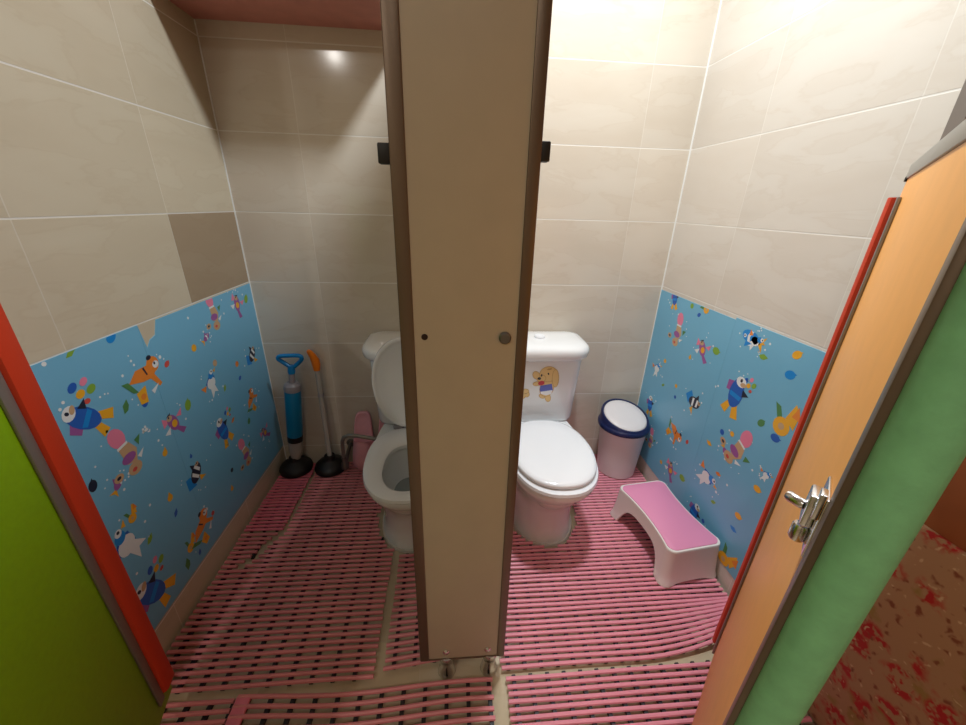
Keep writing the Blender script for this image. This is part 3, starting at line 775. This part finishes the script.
def motifs(pxs, x):
    out = []
    for px, py, kind, col, size, rot in pxs:
        y, z = on_x(px, py, x); out.append((y, z, kind, col, size * .8, rot))
        if kind in ('bigfish', 'jelly', 'duo', 'orange', 'white', 'black', 'fish'):   # little bubbles round each swimmer
            for _ in range(6):
                a, d = random.uniform(0, 2 * pi), size * random.uniform(.42, .62)
                out.append((y + d * cos(a), z + d * sin(a), 'dot', 'w', random.choice((.004, .005, .007)), 0))
    return out
left_px = [(84, 418, 'bigfish', 'b', .125, .9), (83, 391, 'cluster', 'b', .075, 0), (70, 351, 'leaf', 'g', .04, .3), (111, 337, 'egg', 'c', .038, .2),
 (146, 378, 'orange', 'o', .13, .1), (167, 364, 'egg', 'r', .026, 0), (126, 407, 'leaf', 'd', .04, .6), (145, 402, 'egg', 'b', .034, .6), (188, 405, 'egg', 'g', .042, .7),
 (126, 452, 'jelly', 'p', .13, .1), (174, 424, 'duo', 'm', .11, .1), (165, 452, 'drop', 'y', .034, -.3), (213, 312, 'jelly', 'p', .115, .0), (237, 305, 'duo', 'm', .11, -.4), (246, 299, 'egg', 'g', .04, .5),
 (194, 348, 'dot', 'y', .028, 0), (206, 338, 'fish', 'm', .05, .5), (215, 363, 'dot', 'n', .028, 0), (237, 364, 'dot', 'o', .026, 0), (212, 383, 'white', 'c', .105, .4), (225, 388, 'leaf', 'g', .03, .6), (240, 378, 'egg', 'b', .024, 0),
 (252, 356, 'black', 'k', .105, .3), (252, 400, 'orange', 'o', .10, .8), (228, 412, 'cluster', 'm', .05, .4), (223, 430, 'bigfish', 'b', .125, .3), (233, 420, 'leaf', 'o', .03, 0), (265, 433, 'duo', 'm', .10, .3), (245, 452, 'jelly', 'p', .12, .1), (232, 470, 'dot', 'k', .02, 0),
 (196, 475, 'black', 'k', .11, .4), (118, 484, 'fish', 'm', .055, .8), (93, 486, 'egg', 'k', .034, .8), (191, 456, 'drop', 'b', .02, 0), (170, 497, 'drop', 'y', .036, 0), (131, 516, 'weed', 'y', .05, .2), (176, 513, 'leaf', 'b', .03, .5), (232, 488, 'drop', 'y', .03, 0), (249, 421, 'egg', 'd', .03, .6),
 (128, 544, 'white', 'c', .13, .9), (150, 539, 'leaf', 'g', .034, .3), (203, 527, 'orange', 'o', .12, .6), (190, 545, 'weed', 'y', .06, 0), (213, 513, 'dot', 'r', .02, 0), (188, 564, 'leaf', 'd', .045, .9), (157, 565, 'cluster', 'b', .07, .4), (152, 592, 'bigfish', 'b', .15, .7), (200, 552, 'leaf', 'b', .026, .8),
 (160, 357, 'dot', 'w', .012, 0), (131, 361, 'dot', 'w', .008, 0), (134, 365, 'dot', 'w', .008, 0), (188, 318, 'dot', 'w', .010, 0), (150, 505, 'dot', 'w', .009, 0), (44, 364, 'dot', 'w', .012, 0), (146, 430, 'fish', 'w', .02, 0)]
right_px = [(675, 298, 'bigfish', 'b', .085, .2), (705, 308, 'weed', 'y', .06, 1.2), (699, 315, 'egg', 'b', .024, 0), (692, 306, 'dot', 'g', .024, 0), (678, 330, 'jelly', 'p', .125, -.1), (702, 350, 'duo', 'm', .11, .1), (716, 351, 'egg', 'g', .042, -.5), (690, 357, 'drop', 'y', .026, 0),
 (752, 338, 'fish', 'c', .10, 3.0), (763, 357, 'leaf', 'g', .038, -.4), (797, 355, 'egg', 'y', .036, .1), (790, 375, 'egg', 'c', .040, -.2), (755, 342, 'white', 'c', .075, -.4), (657, 369, 'white', 'c', .085, .2), (665, 361, 'dot', 'y', .022, 0), (663, 385, 'leaf', 'g', .026, 0), (676, 386, 'dot', 'y', .020, 0), (675, 397, 'dot', 'b', .018, 0),
 (693, 402, 'black', 'k', .11, -.4), (736, 393, 'bigfish', 'b', .15, -.1), (750, 385, 'cluster', 'b', .06, .4), (650, 404, 'bigfish', 'b', .10, .2), (674, 433, 'orange', 'o', .11, -.5), (687, 442, 'egg', 'r', .024, .6), (761, 423, 'egg', 'd', .034, .3), (782, 420, 'weed', 'y', .11, .2), (775, 438, 'egg', 'b', .038, -.4), (738, 448, 'jelly', 'p', .14, -.5), (722, 432, 'dot', 'b', .024, 0), (732, 434, 'dot', 'y', .022, 0), (709, 443, 'leaf', 'y', .034, -.7), (725, 452, 'fish', 'm', .055, -.8),
 (670, 470, 'duo', 'm', .11, -.1), (682, 478, 'egg', 'g', .042, -.5), (651, 438, 'jelly', 'p', .09, 0), (661, 462, 'dot', 'y', .022, 0), (706, 478, 'white', 'c', .115, -.5), (718, 474, 'leaf', 'o', .030, -.4), (713, 502, 'leaf', 'g', .030, 0), (738, 516, 'egg', 'y', .034, -.4), (733, 529, 'leaf', 'c', .036, -.6), (757, 489, 'egg', 'y', .034, -.5), (694, 512, 'bigfish', 'b', .11, -.2), (703, 521, 'dot', 'b', .02, 0), (766, 476, 'white', 'p', .05, 0), (725, 556, 'weed', 'y', .10, -.2), (727, 485, 'dot', 'w', .01, 0), (716, 492, 'dot', 'w', .012, 0), (770, 344, 'dot', 'w', .009, 0), (765, 350, 'dot', 'w', .008, 0)]
ml = motifs(left_px, XL + .002); mr = motifs(right_px, XR - .002)
sheet('printed blue sea sheet on the left wall, nearest the plungers', XL, 1, .958, YB - .004, .106, .842, ml,
      notch=[(1.020, .842), (1.003, .806), (.982, .800), (.966, .783)])
sheet('printed blue sea sheet on the left wall, nearest the lime green door', XL, 1, .640, .9575, .106, .846, ml)
sheet('printed blue sea sheet on the right wall, behind the navy rimmed bin', XR, -1, 1.070, YB - .004, .078, .833, mr)
sheet('printed blue sea sheet on the right wall, beside the orange door', XR, -1, .655, 1.0695, .078, .840, mr)

# ------------------------------------------------------------------ lamps and a fill light
def lamp(name, loc, power, size, col=(1, .95, .88), rot=(0, 0, 0), spread=180):
    d = bpy.data.lights.new(name, 'AREA'); d.shape = 'DISK'; d.size = size; d.energy = power; d.color = col; d.spread = radians(spread)
    o = bpy.data.objects.new(name, d); COL.objects.link(o); o.location = loc; o.rotation_euler = rot
    return o
lamp('stall_lamp', (.35, .92, 2.33), 15.5, .16, (.86, .94, 1))
lamp('downlight', (-1.02, -1.16, 2.33), 5.5, .07, (1, .96, .9))
lamp('washroom_fill', (-.1, -.75, 2.33), 2.4, .30, (1, .97, .92))  # added fill to brighten the stalls, no fixture known here
w = bpy.data.worlds.new('world'); S.world = w; w.use_nodes = True
w.node_tree.nodes['Background'].inputs[0].default_value = (.02, .02, .02, 1)

S.view_settings.view_transform = 'Standard'; S.view_settings.look = 'None'
S.view_settings.gamma = 1; S.view_settings.use_curve_mapping = False
S.view_settings.exposure = .65
